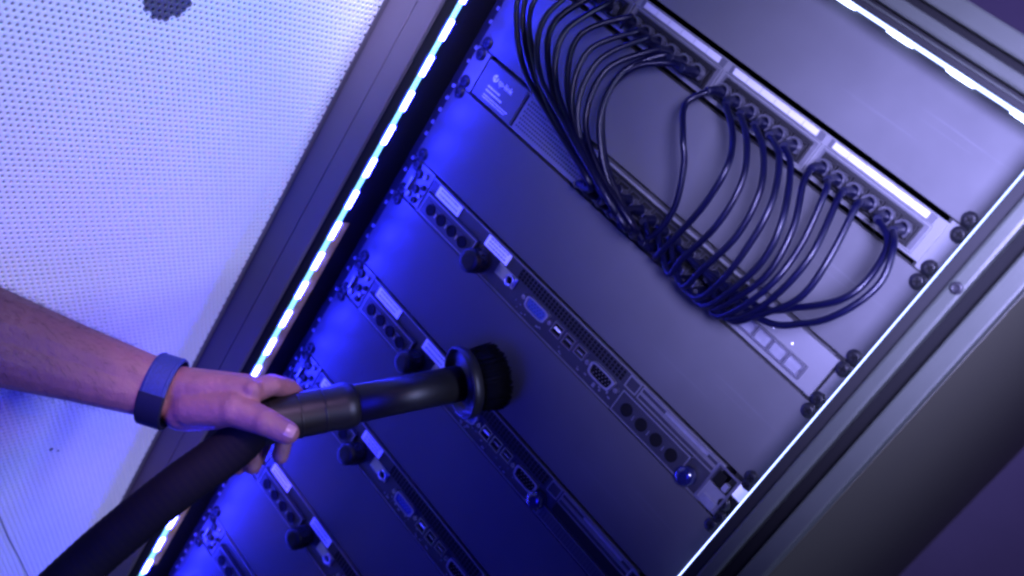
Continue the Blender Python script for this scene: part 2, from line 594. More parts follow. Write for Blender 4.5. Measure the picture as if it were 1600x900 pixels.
# ------------------------------------------------------------------ switch
sw = thing('network_switch', 'grey network switch with white printed logo and bundled cable plugs', 'switch', (W / 2, 0, -4 * U))
zt, zb = -3 * U, -4 * U
for x0, x1 in ((0.3, 20), (469.5, W - 0.3)):
    boxobj('ear', 'panel_light', sw, x0, x1, 0, 1.6, zb + 0.6, zt - 0.6, bevel=0.35)
boxobj('chassis', 'switch_light', sw, 22.5, 467, -1.0, 240, zb + 2.6, zt - 3.2, bevel=0.5)
boxobj('brand_plate', 'switch', sw, 24, 82, -1.9, -1.1, zb + 3.0, zt - 3.6, bevel=0.3)
screws(sw, zt, zb)
# vent of fine slots between brand plate and ports
vent = boxobj('vent', 'switch_light', sw, 86, 184, -1.6, -1.05, zb + 5, zt - 6)
bm = B()
for i in range(30):
    for j in range(8):
        x = 89 + 3.15 * i + (1.5 if j % 2 else 0)
        zq = zb + 7.6 + 3.9 * j
        box(bm, x, x + 1.7, -1.78, -1.62, zq, zq + 1.9)
vh = obj('vent_holes', bm, 'black', vent)
vh['kind'] = 'stuff'
# logo and print
bm = B()
seg = 20
for kk in range(seg):
    if kk in (2, 3):
        continue
    a0, a1 = 2 * math.pi * kk / seg, 2 * math.pi * (kk + 1) / seg
    ps = []
    for r, a in ((3.6, a0), (3.6, a1), (2.2, a1), (2.2, a0)):
        ps.append(bm.verts.new((41 + r * math.cos(a), -2.05, -147.8 + r * math.sin(a))))
    bm.faces.new(ps)
box(bm, 40.0, 41.3, -2.1, -2.0, -151.8, -145.6)
obj('logo_mark', bm, 'print_white', sw)
text_mesh('logo_text', 'tp-link', 8.0, 'print_white', sw, 46, -2.0, -150.6)
for r, (x0, n, zq, h) in enumerate(((37, 3, -159.0, 1.5), (37, 4, -163.4, 1.5), (37, 6, -168.0, 0.9), (37, 6, -170.6, 0.9))):
    bm = B()
    x = x0
    for i in range(n * 2):
        wd = random.uniform(1.4, 3.4)
        box(bm, x, x + wd, -2.05, -1.95, zq, zq + h)
        x += wd + 0.7
    obj('print_line', bm, 'print_white', sw)
boxobj('plate_seam', 'rubber', sw, 83.2, 85.2, -1.6, -1.02, zb + 4, zt - 5)
# port bank: two rows of twelve jacks
boxobj('port_bank', 'black', sw, 186, 372, -4.0, -1.1, zb + 4.5, zt - 5, bevel=0.4)
bm = B()
ring_plate(bm, -6.6, 6.6, -7.2, 7.2, 1.0, -6.0, -4.1)
box(bm, -5.6, 5.6, -4.35, -4.1, -6.2, 6.2, 1)
jack2 = new_mesh('jack', bm, ['server', 'rubber'])
SWP = []
for i in range(12):
    for j in (0, 1):
        x, zq = 195 + 15.2 * i, (-148.2, -165.2)[j]
        place('jack', jack2, (x, 0, zq), sw)
        SWP.append((x, zq))
# four SFP cages in a light recess
boxobj('uplink_plate', 'switch', sw, 382, 452, -2.2, -1.1, -171, -156.5, bevel=0.4)
for i in range(4):
    bm = B()
    x = 384 + 16.6 * i
    ring_plate(bm, x, x + 15.6, -169.8, -158, 1.2, -3.6, -2.3)
    c = obj('uplink_cage', bm, 'steel', sw)
    boxobj('uplink_flap', 'zinc', c, x + 1.5, x + 14, -3.0, -2.3, -168.4, -159.4)
for i in range(3):
    bm = B()
    lathe(bm, (390 + 20 * i, -1.0, -151), (0, -1, 0), [(0, 1.0), (0.6, 1.0)], 8)
    obj('indicator', bm, 'print_white', sw)

# ------------------------------------------------------------------ servers
bm = B()
lathe(bm, (0, 0, 0), (0, -1, 0), [(0, 6.3), (0.8, 6.3), (0.8, 5.6), (0.3, 5.2)], 14)
fanme = new_mesh('fan_hole', bm, 'rubber')
bm = B()
lathe(bm, (0, 0, 0), (0, -1, 0), [(0, 10), (3, 12.5), (5, 12.8), (6, 12.2), (16, 12.0), (17, 12.6), (21, 12.2), (23, 10), (23.4, 6)], 24)
for kk in range(12):
    a = 2 * math.pi * kk / 12
    lathe(bm, (12.0 * math.cos(a), -6.5, 12.0 * math.sin(a)), (0, -1, 0), [(0, 0.9), (9, 0.9)], 6)
knobme = new_mesh('plug_knob', bm, 'knob')
knobme2 = new_mesh('plug_knob', (lambda b: (lathe(b, (0, 0, 0), (0, -1, 0), [(0, 8), (2, 9), (9, 9), (11, 7.5), (12, 4)], 24), b)[1])(B()), 'knob_blue')


def label_plate(parent, x0, x1, z0, z1, y, rows=2):
    lb = boxobj('asset_label', 'label', parent, x0, x1, y - 0.4, y, z0, z1)
    bm = B()
    for r in range(rows):
        zq = z1 - (z1 - z0) * (r + 0.72) / (rows + 0.35)
        x = x0 + 4
        while x < x1 - 6:
            wd = random.uniform(1.2, 4.2)
            box(bm, x, min(x + wd, x1 - 4), y - 0.46, y - 0.42, zq, zq + 1.7)
            x += wd + 0.9
    obj('label_print', bm, 'ink', lb)
    return lb


def psu(root, x0, T, wide=84):
    p = boxobj('power_supply', 'server', root, x0, x0 + wide, -3.0, -0.1, T - 43, T - 17, bevel=0.6)
    bm = B()
    xa, xb, za, zc = x0 + 7, x0 + wide - 8, T - 37, T - 23.5
    box(bm, xa, xb, -3.9, -3.1, za, zc)
    obj('socket_recess', bm, 'server', p, 0.3)
    for i in range(4):
        place('fan_hole', fanme, (xa + 8 + i * (xb - xa - 16) / 3, -3.95, (za + zc) / 2), p)
    bm = B()
    for i in range(3):
        x = xa + 8 + (i + 0.5) * (xb - xa - 16) / 3
        box(bm, x - 0.5, x + 0.5, -4.6, -3.95, za + 3.5, zc - 5.5)
    obj('socket_pins', bm, 'steel', p)
    bm = B()
    ring_plate(bm, x0 + 1.5, x0 + wide - 1.5, T - 41.5, T - 18.5, 0.8, -3.6, -3.05)
    obj('supply_rim', bm, 'server_lid', p)
    return p


def dsub(root, name, x0, x1, z0, z1, core):
    """a D-shaped connector with its metal shell and two hex studs"""
    bm = B()
    n = 28
    cx, cz = (x0 + x1) / 2, (z0 + z1) / 2
    hw, hh = (x1 - x0) / 2, (z1 - z0) / 2

    def ringpts(k, y):
        out = []
        for i in range(n):
            a = 2 * math.pi * i / n
            e = 0.45
            ca, sa = math.cos(a), math.sin(a)
            px = math.copysign(abs(ca) ** e, ca) * hw * k
            pz = math.copysign(abs(sa) ** e, sa) * hh * (k if k > 0.9 else k * 0.93)
            px *= 1 + 0.08 * pz / hh
            out.append(bm.verts.new((cx + px, y, cz + pz)))
        return out
    r0, r1, r2 = ringpts(1.0, -0.4), ringpts(1.0, -5.0), ringpts(0.84, -5.0)
    r3 = ringpts(0.84, -3.0)
    for a, b in ((r0, r1), (r1, r2), (r2, r3)):
        for i in range(n):
            bm.faces.new((a[i], a[(i + 1) % n], b[(i + 1) % n], b[i]))
    f = bm.faces.new(r3)
    f.material_index = 1
    o = obj(name, bm, ['zinc', core], root)
    for sx in (x0 - 4.2, x1 + 4.2):
        bm = B()
        lathe(bm, (sx, -0.4, cz), (0, -1, 0), [(0, 2.6), (3.2, 2.6), (3.2, 1.3), (1.6, 1.2)], 6, smooth=False)
        obj('hex_stud', bm, 'steel', o)
    bm = B()
    for r in range(3):
        for i in range(5):
            lathe(bm, (cx - hw * 0.55 + hw * 0.275 * i + (hw * 0.12 if r % 2 else 0), -3.0, cz + (r - 1) * hh * 0.42), (0, -1, 0),
                  [(0, 0.5), (0.8, 0.5)], 6)
    obj('pins', bm, 'rubber' if core != 'rubber' else 'steel', o)
    return o


def server(T, label, labels=(1, 1), right_psu=True, knob=True, sub=True):
    r = thing('rack_server', label, 'server', (W / 2, 0, T - U), 'rack servers')
    bm = B()
    box(bm, 37.5, 452, 0, 620, T - U + 2.0, T - 3.4)
    obj('chassis', bm, 'server', r, 0.4)
    boxobj('edge_trim', 'server_lid', r, 37.5, 452, -1.2, 3, T - 3.3, T - 2.4, bevel=0.2)
    boxobj('edge_trim', 'server_lid', r, 37.5, 452, -1.2, 3, T - U + 1.0, T - U + 1.9, bevel=0.2)
    # rail ears with studs
    e = boxobj('ear', 'panel_light', r, 1.5, 36, 0.6, 2.4, T - U + 1, T - 1, bevel=0.4)
    for (x, zq, rad, mm_) in ((18, -12, 5.0, 'screw'), (27, -9, 3.2, 'zinc'), (22, -27, 4.6, 'screw'), (31, -20, 3.0, 'screw'),
                              (17, -36, 4.0, 'zinc'), (28, -37, 3.6, 'screw'), (31, -30, 2.2, 'steel')):
        bm = B()
        lathe(bm, (x + random.uniform(-1, 1), 0.6, T + zq + random.uniform(-1, 1)), (0, -1, 0),
              [(0, rad), (2.0, rad), (3.0, rad * 0.75), (3.0, rad * 0.4), (2.0, rad * 0.35)], 12)
        obj('rail_stud', bm, mm_, e)
    boxobj('rail_hook', 'zinc', e, 12.5, 15.5, -4, 0.5, T - 34, T - 18, bevel=0.6)
    screws(r, T, T - U, right=False, y=0.6)
    # left supply with its plug, labels
    psu(r, 41, T)
    if knob:
        place('plug_knob', knobme, (138 + random.uniform(-2, 2), -0.2, T - 31 + random.uniform(-1.5, 1)), r, (random.uniform(-0.08, 0.08), random.uniform(0, 3), random.uniform(-0.08, 0.08)))
    if labels[0]:
        x_ = 46.5 + random.uniform(-1.5, 2.5)
        label_plate(r, x_, x_ + random.uniform(36, 41), T - 16, T - 3.8 - random.uniform(0, 0.6), -0.6)
    if labels[1]:
        x_ = 131.5 + random.uniform(-2, 3)
        label_plate(r, x_, x_ + random.uniform(33, 38), T - 16, T - 3.8 - random.uniform(0, 0.6), -0.6, random.choice((2, 3)))
    # round port on a bright tab
    bm = B()
    box(bm, 158, 186, -2.0, -0.2, T - 29, T - 17)
    tabp = obj('port_tab', bm, 'steel', r, 0.8)
    bm = B()
    lathe(bm, (179, -2.0, T - 23), (0, -1, 0), [(0, 5.8), (2.4, 5.8), (2.4, 4.0), (0.2, 3.8)], 18, cap1=False)
    obj('port_ring', bm, 'steel', tabp)
    bm = B()
    lathe(bm, (179, -2.05, T - 23), (0, -1, 0), [(0, 3.8), (0.3, 3.8)], 14)
    obj('port_hole', bm, 'rubber', tabp)
    # vent grille: black recess with a lattice of bars
    v = boxobj('vent_recess', 'rubber', r, 182, 331, -0.5, -0.02, T - 16.2, T - 3.6)
    bm = B()
    for i in range(34):
        x = 182.6 + i * 4.5
        box(bm, x, x + 0.9, -1.5, -0.6, T - 15.9, T - 3.8)
    for j in range(4):
        zq = T - 15.9 + j * 3.75
        box(bm, 182.6, 331, -1.7, -1.52, zq, zq + 0.8)
    obj('vent_grille', bm, 'server', v)
    # io row
    dsub(r, 'display_port', 206, 236, T - 31, T - 18, 'vga')
    for i, x in enumerate((245, 261, 277)):
        bm = B()
        ring_plate(bm, x, x + 13, T - 30 + 2 * (i == 2), T - 18, 1.0, -4.0, -0.3)
        o = obj('network_jack' if i else 'usb_port', bm, 'steel', r)
        boxobj('port_core', 'rubber', o, x + 1.1, x + 11.9, -1.6, -0.3, T - 28.8 + 2 * (i == 2), T - 19.1)
        boxobj('contact_tongue', 'zinc' if i else 'label', o, x + 2.5, x + 10.5, -3.4, -1.7, T - 24.5, T - 22.8)
    dsub(r, 'serial_port', 299, 329, T - 32, T - 18.5, 'rubber')
    bm = B()
    for i in range(26):
        x = random.uniform(190, 334)
        zq = T - random.uniform(33, 41)
        s1 = random.uniform(0.5, 1.6)
        box(bm, x, x + s1 * random.uniform(1, 3), -1.0, -0.05, zq, zq + s1)
    obj('board_details', bm, 'zinc', r)['kind'] = 'stuff'
    # expansion slot covers
    for (xa, xb, za, zc) in ((336, 350, -16.2, -3.8), (352, 446, -9.6, -4.0), (352, 446, -16.2, -10.4)):
        bm = B()
        ring_plate(bm, xa, xb, T + za, T + zc, 0.9, -1.6, -0.2)
        o = obj('slot_frame', bm, 'server_lid', r)
        if xb - xa > 50:
            boxobj('slot_cover', 'zinc' if za > -10 else 'server', o, xa + 30, xb - 12, -1.2, -0.25, T + za + 1.4, T + zc - 1.4, bevel=0.3)
    if right_psu:
        psu(r, 338, T, 88)
        place('plug_knob', knobme2, (432, -0.4, T - 33), r)
    else:
        pl = boxobj('filler_plate', 'panel', r, 342, 445, -3.2, -0.2, T - 42, T - 29, bevel=0.8)
        bm = B()
        for i in range(24):
            box(bm, 346 + 4 * i, 347.6 + 4 * i, -3.5, -3.22, T - 40, T - 31)
        obj('filler_slots', bm, 'server', pl)
        boxobj('slot_bay', 'black', r, 352, 446, -0.9, -0.2, T - 27.5, T - 17.5)
        place('plug_knob', knobme2, (336, -0.4, T - 30), r)
    # right bracket
    bm = B()
    ring_plate(bm, 446, 470, T - 42, T - 3, 2.0, -2.6, -0.3)
    br = obj('bracket', bm, 'steel', r, 0.3)
    boxobj('bracket_plate', 'server_lid', br, 448.2, 467.8, -1.4, -0.3, T - 40, T - 22)
    boxobj('bracket_hole', 'rubber', br, 450, 459, -1.8, -1.42, T - 20, T - 8)
    bm = B()
    box(bm, 461, 466, -5.2, -0.4, T - 19, T - 12)
    obj('bracket_latch', bm, 'zinc', br, 0.5)
    bm = B()
    box(bm, 470.5, 481, -2.2, 1.2, T - 17, T - 4)
    obj('bracket_tab', bm, 'label', br, 0.6)
    boxobj('bracket_foot', 'zinc', br, 452, 466, -3.6, -1.5, T - 41.5, T - 33, bevel=0.4)
    for (x, zq) in ((477, -2.0), (477, -40), (472, -29)):
        place('screw', screwme, (x - 2, 0.4, T + zq), r, (0, random.uniform(0, 3), 0))
    return r


server(-6 * U, 'topmost rack server, two white labels and a dark blue knob by its right bracket')
server(-9 * U, 'second rack server from the top, its middle hidden behind the vacuum brush', right_psu=False)
server(-12 * U, 'third rack server from the top, its label close under the vacuum tube')
server(-15 * U, 'fourth rack server from the top, its first label just below the fingers', right_psu=False)
server(-18 * U, 'fifth rack server from the top, without labels, at the bottom edge', labels=(0, 0), knob=False)

# ------------------------------------------------------------------ patch cables
bm = B()
box(bm, -5.4, 5.4, -13, -5.0, -4.0, 4.0)
plugme = new_mesh('plug', bm, 'clear', 0.6)
bm = B()
for kk in range(9):                       # shiny arched latch hood over the plug
    a0, a1 = math.pi * kk / 9, math.pi * (kk + 1) / 9
    q = []
    for r in (6.4, 4.8):
        for y in (-16, -9):
            for a in (a0, a1):
                q.append(bm.verts.new((r * math.cos(a), y, 1.5 + r * math.sin(a))))
    for f in ((0, 1, 3, 2), (4, 6, 7, 5), (0, 4, 5, 1), (2, 3, 7, 6)):
        bm.faces.new([q[i] for i in f])
hoodme = new_mesh('latch_hood', bm, 'clear')


def cable(label, port_x, mids, end, r=2.75):
    """mids: points (u, v, y) read off the picture; end: the switch jack"""
    a = Vector((port_x, -6, -26.5))
    b = Vector((end[0], -6, end[1]))
    t = thing('patch_cable', label, 'cable', a, 'patch cables')
    pts = [at_y(u + random.uniform(-4, 4), v + random.uniform(-4, 4), y + random.uniform(-4, 4)) for (u, v, y) in mids]
    path = [a + Vector((0, -12, 0)), a + Vector((0, -24, -1.5))] + pts + [b + Vector((0, -20, 1)), b + Vector((0, -10, 0))]
    path = catmull(path, 9)
    bm = B()
    tube(bm, path, r, 10)
    obj('cable_jacket', bm, 'cable', t)
    place('plug', plugme, (a.x, 0, a.z), t)
    place('latch_hood', hoodme, (a.x, 0, a.z), t)
    place('plug', plugme, (b.x, 0, b.z), t)
    for p, q in ((path[0], path[12]), (path[-1], path[-12])):
        bm = B()
        d = (q - p).normalized()
        tube(bm, catmull([p + Vector((0, 3, 0)), p, p + Vector((0, -7, 0)), p + Vector((0, -8, 0)) + d * 9], 4), lambda s: 5.2 - 1.9 * s, 10)
        obj('boot', bm, 'boot', t)
    return t


arc = 'dark blue patch cable of the bundle looping towards the logo, %s loop from the outside'
left = [
    (0, [(880, -90, -38), (815, -20, -62), (818, 90, -70), (862, 195, -70), (922, 290, -62)], SWP[1]),
    (1, [(890, -75, -36), (826, -10, -56), (824, 70, -60), (850, 160, -62), (912, 268, -60)], SWP[3]),
    (2, [(905, -60, -36), (836, 5, -62), (832, 95, -66), (870, 190, -66), (928, 285, -58)], SWP[0]),
    (3, [(925, -40, -36), (850, 25, -66), (842, 115, -74), (884, 205, -74), (938, 300, -66)], SWP[5]),
    (4, [(935, -10, -36), (868, 34, -60), (856, 115, -64), (892, 215, -66), (945, 312, -60)], SWP[2]),
    (5, [(950, 5, -36), (880, 50, -64), (868, 130, -70), (905, 228, -74), (960, 328, -64)], SWP[7]),
    (6, [(985, 25, -36), (905, 58, -58), (884, 140, -64), (910, 235, -66), (965, 335, -58)], SWP[4]),
    (7, [(990, 45, -38), (918, 82, -62), (896, 160, -66), (918, 250, -68), (978, 350, -58)], SWP[9]),
    (8, [(1005, 60, -38), (930, 98, -60), (904, 172, -64), (926, 258, -62), (985, 358, -54)], SWP[6]),
    (9, [(1018, 76, -38), (946, 112, -56), (918, 188, -60), (936, 266, -58), (990, 352, -50)], SWP[11]),
    (10, [(1036, 90, -36), (972, 112, -54), (936, 178, -58), (940, 252, -56), (972, 326, -50)], SWP[8]),
    (11, [(1050, 100, -36), (990, 108, -46), (950, 150, -50), (944, 230, -52), (962, 310, -48)], SWP[13]),
]
for i, (pi, mids, en) in enumerate(left):
    cable(arc % ['outermost', 'second', 'third', 'fourth', 'fifth', 'sixth', 'seventh', 'eighth', 'ninth', 'tenth', 'eleventh', 'innermost'][i],
          PORT[pi], mids, en, random.uniform(2.6, 3.0))
rt = 'dark blue patch cable hanging from the ports, %s counted from the right bracket end'
right = [
    (12, [(1068, 160, -40), (1066, 215, -52), (1072, 262, -54), (1052, 325, -46), (1020, 372, -40)], SWP[10]),
    (13, [(1141, 205, -44), (1132, 262, -56), (1092, 330, -60), (1045, 382, -52), (1022, 405, -42)], SWP[15]),
    (14, [(1164, 215, -44), (1156, 280, -58), (1118, 352, -62), (1068, 402, -54), (1040, 425, -42)], SWP[12]),
    (15, [(1190, 232, -44), (1186, 300, -58), (1150, 372, -64), (1100, 422, -56), (1068, 445, -42)], SWP[14]),
    (16, [(1214, 245, -44), (1204, 318, -60), (1170, 390, -66), (1122, 440, -58), (1085, 462, -44)], SWP[17]),
    (17, [(1236, 258, -44), (1222, 335, -60), (1190, 405, -66), (1142, 455, -58), (1100, 474, -44)], SWP[19]),
    (18, [(1258, 290, -42), (1236, 358, -56), (1200, 425, -62), (1150, 470, -56), (1112, 484, -44)], SWP[21]),
    (19, [(1288, 300, -44), (1254, 380, -60), (1210, 440, -64), (1160, 482, -56), (1118, 490, -44)], SWP[23]),
    (20, [(1312, 312, -44), (1274, 395, -60), (1226, 455, -64), (1172, 488, -56), (1128, 496, -44)], SWP[22]),
    (21, [(1340, 325, -44), (1296, 405, -58), (1246, 462, -60), (1188, 492, -52), (1140, 496, -42)], SWP[20]),
    (22, [(1384, 380, -44), (1362, 430, -54), (1316, 468, -58), (1250, 478, -54), (1182, 482, -44)], SWP[18]),
    (23, [(1396, 385, -46), (1374, 440, -60), (1322, 490, -64), (1256, 508, -60), (1180, 496, -46)], SWP[16]),
]
for i, (pi, mids, en) in enumerate(right):
    cable(rt % ['twelfth', 'eleventh', 'tenth', 'ninth', 'eighth', 'seventh', 'sixth', 'fifth', 'fourth', 'third', 'second', 'first'][i],
          PORT[pi], mids, en)

# ------------------------------------------------------------------ open perforated door
HX, HY = -86.5, -49.0
ANG = math.radians(96)
DD = Vector((-math.cos(ANG), -math.sin(ANG), 0))          # away from the hinge
DN = Vector((-DD.y, DD.x, 0))                              # towards the rack opening
if DN.x < 0:
    DN = -DN


def door_hit(u, v, off=0.0):
    r = ray(u, v)
    o = Vector((HX, HY, 0)) + DN * off
    s = ((o - CAM).dot(DN)) / r.dot(DN)
    p = CAM + r * s
    return (p - o).dot(DD), p.z


door = thing('rack_door', 'white perforated metal cabinet door swung open beside the rack', 'door', (HX, HY, ZB))


def dpt(s, z, n):
    return Vector((HX, HY, 0)) + DD * s + DN * n + Vector((0, 0, z))


def dbox(bm, s0, s1, n0, n1, z0, z1):
    vs = box(bm, s0, s1, n0, n1, z0, z1)
    for v_ in vs:
        v_.co = dpt(v_.co.x, v_.co.z, v_.co.y)
    return vs


S0, S1 = 3.0, 570.0
bm = B()
dbox(bm, -4, S0 + 5, -18, 0.6, ZB, 120)
obj('hinge_stile', bm, 'band_grey', door, 0.8)
bm = B()
dbox(bm, S1, S1 + 28, -22, 3.0, ZB, 120)
obj('lock_stile', bm, 'frame', door, 0.8)
for z0, z1 in ((92, 120), (ZB, ZB + 40)):
    bm = B()
    dbox(bm, S0 + 0.05, S1 - 0.05, -22, 2.6, z0, z1)
    obj('door_rail', bm, 'frame', door, 0.8)

A = 6.2
HOLE = 1.6
bs, bz = door_hit(266, -8)


def perforated(name, keep, mats, zlo=-1130.0, zhi=91.5):
    cs = []
    j = 0
    rh = A * math.sqrt(3) / 2
    z = zhi - rh
    while z > zlo:
        off = A / 2 if j % 2 else 0.0
        s = S0 + A * 0.5 + off
        while s < S1 - A * 0.5:
            if keep(s, z):
                cs.append((s, z))
            s += A
        z -= rh
        j += 1
    cs = np.array(cs)
    n = len(cs)
    ang = np.radians(30 + 60 * np.arange(6))
    Ro = A / math.sqrt(3)
    outer = np.stack([np.cos(ang) * Ro, np.sin(ang) * Ro], 1)
    inner = np.stack([np.cos(ang) * HOLE, np.sin(ang) * HOLE], 1)
    V = np.zeros((n, 18, 3))
    V[:, 0:6, :2] = cs[:, None, :] + outer[None]
    V[:, 6:12, :2] = cs[:, None, :] + inner[None]
    V[:, 12:18, :2] = cs[:, None, :] + inner[None]
    V[:, 12:18, 2] = -1.5
    dd, dn = np.array(DD), np.array(DN)
    P = np.array([HX, HY, 0.0]) + V[..., 0:1] * dd + V[..., 2:3] * dn
    P[..., 2] += V[..., 1]
    P = P.reshape(-1, 3) * S - np.array(root_loc(door))
    q = []
    for k in range(6):
        k2 = (k + 1) % 6
        q.append((k, k2, 6 + k2, 6 + k))
        q.append((6 + k, 6 + k2, 12 + k2, 12 + k))
    F = (np.array(q)[None] + 18 * np.arange(n)[:, None, None]).reshape(-1, 4)
    me = bpy.data.meshes.new(name)
    me.vertices.add(len(P))
    me.vertices.foreach_set('co', P.astype(np.float32).ravel())
    me.loops.add(F.size)
    me.loops.foreach_set('vertex_index', F.astype(np.int32).ravel())
    me.polygons.add(len(F))
    me.polygons.foreach_set('loop_start', (np.arange(len(F)) * 4).astype(np.int32))
    me.polygons.foreach_set('loop_total', np.full(len(F), 4, np.int32))
    me.update(calc_edges=True)
    me.validate()
    me.materials.append(M[mats])
    return link(name, me, door)


RB = 23.0
perforated('perforated_sheet', lambda s, z: (s - bs) ** 2 + (z - bz) ** 2 > RB * RB, 'door')
bd = perforated('round_badge', lambda s, z: (s - bs) ** 2 + (z - bz) ** 2 <= RB * RB, 'door_dark')
bd['label'] = 'dark round spot on the perforated sheet'
# stiffening rib behind the sheet under the badge, and the fine seam lower down
bm = B()
dbox(bm, bs + 8, bs + 13, -8, -2.2, -480, bz - 26)
obj('stiffener', bm, 'frame_dark', door)
bm = B()
pts = [dpt(*door_hit(u, v), 0.35) for (u, v) in ((-30, 745), (0, 810), (14, 842), (30, 872), (46, 905), (66, 950))]
tube(bm, catmull(pts, 6), 0.55, 6)
obj('seam', bm, 'frame', door)
bm = B()
for (u, v, r) in ((80, 702, 2.4), (91, 704, 1.4)):
    s_, z_ = door_hit(u, v)
    lathe(bm, dpt(s_, z_, 0.05), DN, [(0, r), (0.5, r * 0.8)], 10)
obj('rivet', bm, 'frame', door)

# ------------------------------------------------------------------ vacuum nozzle and hose
FL = at_y(727, 597, -46)
HH = at_y(430, 656, -205)
AX = (FL - HH).normalized()
LEN = (FL - HH).length
vac = thing('vacuum_cleaner_hose', 'black vacuum hose with round dusting brush held against the panels', 'vacuum hose', HH)
bm = B()
lathe(bm, HH + AX * (LEN * 0.36), AX, [(0, 17.6), (LEN * 0.62, 17.2)], 32)
obj('wand_tube', bm, 'nozzle', vac)
bm = B()
prof = [(-14, 19.0), (-12, 20.4), (0, 20.4), (LEN * 0.28, 20.0), (LEN * 0.33, 21.2), (LEN * 0.36, 21.2), (LEN * 0.39, 19.2), (LEN * 0.40, 17.7)]
lathe(bm, HH, AX, prof, 32)
obj('handle_sleeve', bm, 'nozzle', vac)
for t0 in (0.10, 0.22):
    bm = B()
    lathe(bm, HH + AX * LEN * t0, AX, [(0, 20.2), (0.6, 20.6), (2.0, 20.6), (2.6, 20.2)], 32, cap0=False, cap1=False)
    obj('sleeve_rib', bm, 'nozzle', vac)
bm = B()       # dished flange: a rim with a rolled edge
lathe(bm, FL - AX * 5, AX, [(0, 17.3), (2, 18.5), (5, 24), (6, 29.5), (2, 31.6), (-1.0, 32.6), (-2.0, 33.8), (-1.0, 35.0), (3, 35.2), (8, 34.0),
                            (11, 30), (12, 26), (12, 8)], 40)
fl = obj('flange', bm, 'nozzle', vac)
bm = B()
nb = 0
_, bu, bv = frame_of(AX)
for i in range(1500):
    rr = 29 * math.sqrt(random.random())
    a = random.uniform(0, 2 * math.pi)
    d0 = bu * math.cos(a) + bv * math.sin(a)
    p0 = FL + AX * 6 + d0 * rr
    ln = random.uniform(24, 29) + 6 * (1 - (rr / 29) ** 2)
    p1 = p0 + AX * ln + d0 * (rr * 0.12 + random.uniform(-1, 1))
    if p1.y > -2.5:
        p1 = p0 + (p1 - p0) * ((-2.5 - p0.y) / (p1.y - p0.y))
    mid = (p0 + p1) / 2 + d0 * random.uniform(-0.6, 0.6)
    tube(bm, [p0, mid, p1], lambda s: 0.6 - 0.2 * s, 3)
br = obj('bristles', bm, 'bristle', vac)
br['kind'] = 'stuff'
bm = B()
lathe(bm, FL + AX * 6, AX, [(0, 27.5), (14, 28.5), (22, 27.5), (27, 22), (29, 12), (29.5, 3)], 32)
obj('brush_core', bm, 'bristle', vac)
# flexible hose with its rings
hp = [HH - AX * 2, HH - AX * 16, at_y(358, 703, -236), at_y(264, 772, -276), at_y(128, 886, -330), at_y(40, 985, -372), at_y(-30, 1160, -420),
      Vector((60, -520, -1050)), Vector((40, -600, -1300)), Vector((60, -700, -1472))]
path = catmull(hp, 26)
bm = B()
acc = [0.0]
for a_, b_ in zip(path, path[1:]):
    acc.append(acc[-1] + (b_ - a_).length)
tot = acc[-1]
# resample evenly for a fine corrugation
npt = int(tot / 1.7)
res = []
j = 0
for i in range(npt):
    t = tot * i / (npt - 1)
    while j < len(acc) - 2 and acc[j + 1] < t:
        j += 1
    f = (t - acc[j]) / max(1e-6, acc[j + 1] - acc[j])
    res.append(path[j].lerp(path[j + 1], min(1, f)))
tube(bm, res, lambda s: 19.6 + 0.16 * math.sin(s * tot / 6.8 * 2 * math.pi), 24)
obj('flexible_hose', bm, 'hose', vac)

# ------------------------------------------------------------------ the person's arm and hand (left hand, thumb towards the viewer)
def capsule(bm, a, b, ra, rb, seg=16):
    a, b = Vector(a), Vector(b)
    d = b - a
    L = max(d.length, 1e-3)
    prof = []
    for k in range(6):
        t = math.pi / 2 * (1 - k / 5)
        prof.append((-ra * math.sin(t), max(0.02, ra * math.cos(t))))
    for k in range(6):
        t = math.pi / 2 * k / 5
        prof.append((L + rb * math.sin(t), max(0.02, rb * math.cos(t))))
    lathe(bm, a, d, prof, seg)


def chain(bm, pts, rads):
    for (a, b, ra, rb) in zip(pts, pts[1:], rads, rads[1:]):
        capsule(bm, a, b, ra, rb)


WR = at_d(243, 607, 884)
EL = at_d(0, 530, 842)
adir = (EL - WR).normalized()
bm = B()
# forearm: two parallel bones' worth of section for an oval shape
viewv = (CAM - WR).normalized()
side = adir.cross(viewv).normalized()          # across the arm as seen by the viewer
if side.z < 0:
    side = -side
E2 = WR + adir * 250
U2 = E2 + Vector((60, -270, -120))
for o_, rw, rm, re in ((side * 6.0, 20.5, 30, 37), (-side * 6.0, 20.5, 30, 38)):
    k_ = 1.5
    chain(bm, [WR + o_ * 0.95, WR + adir * 60 + o_ * 1.3, WR + adir * 150 + o_ * k_, E2 + o_ * k_, U2], [rw, rw + 3.0, rm + 2.5, re, 44])
# palm: metacarpals fanned from the wrist to the knuckles
D0 = 895.0
mcp_i = at_d(392, 611, 872)
mcp_m = at_d(384, 606, 893)
mcp_r = at_d(372, 612, 914)
mcp_p = at_d(356, 622, 930)
wi = at_d(264, 604, 886)
for m_, r0, r1 in ((mcp_i, 18, 12.5), (mcp_m, 19, 12.5), (mcp_r, 19, 12), (mcp_p, 18, 11)):
    capsule(bm, wi, m_, r0, r1)
capsule(bm, WR, wi, 21, 20)
capsule(bm, at_d(288, 638, 888), at_d(356, 640, 882), 20, 17)      # thenar
# index: reaches over the top of the sleeve, along it
chain(bm, [mcp_i, at_d(424, 601, 884), at_d(452, 607, 906), at_d(468, 622, 922)], [11.5, 9.6, 8.6, 7.4])
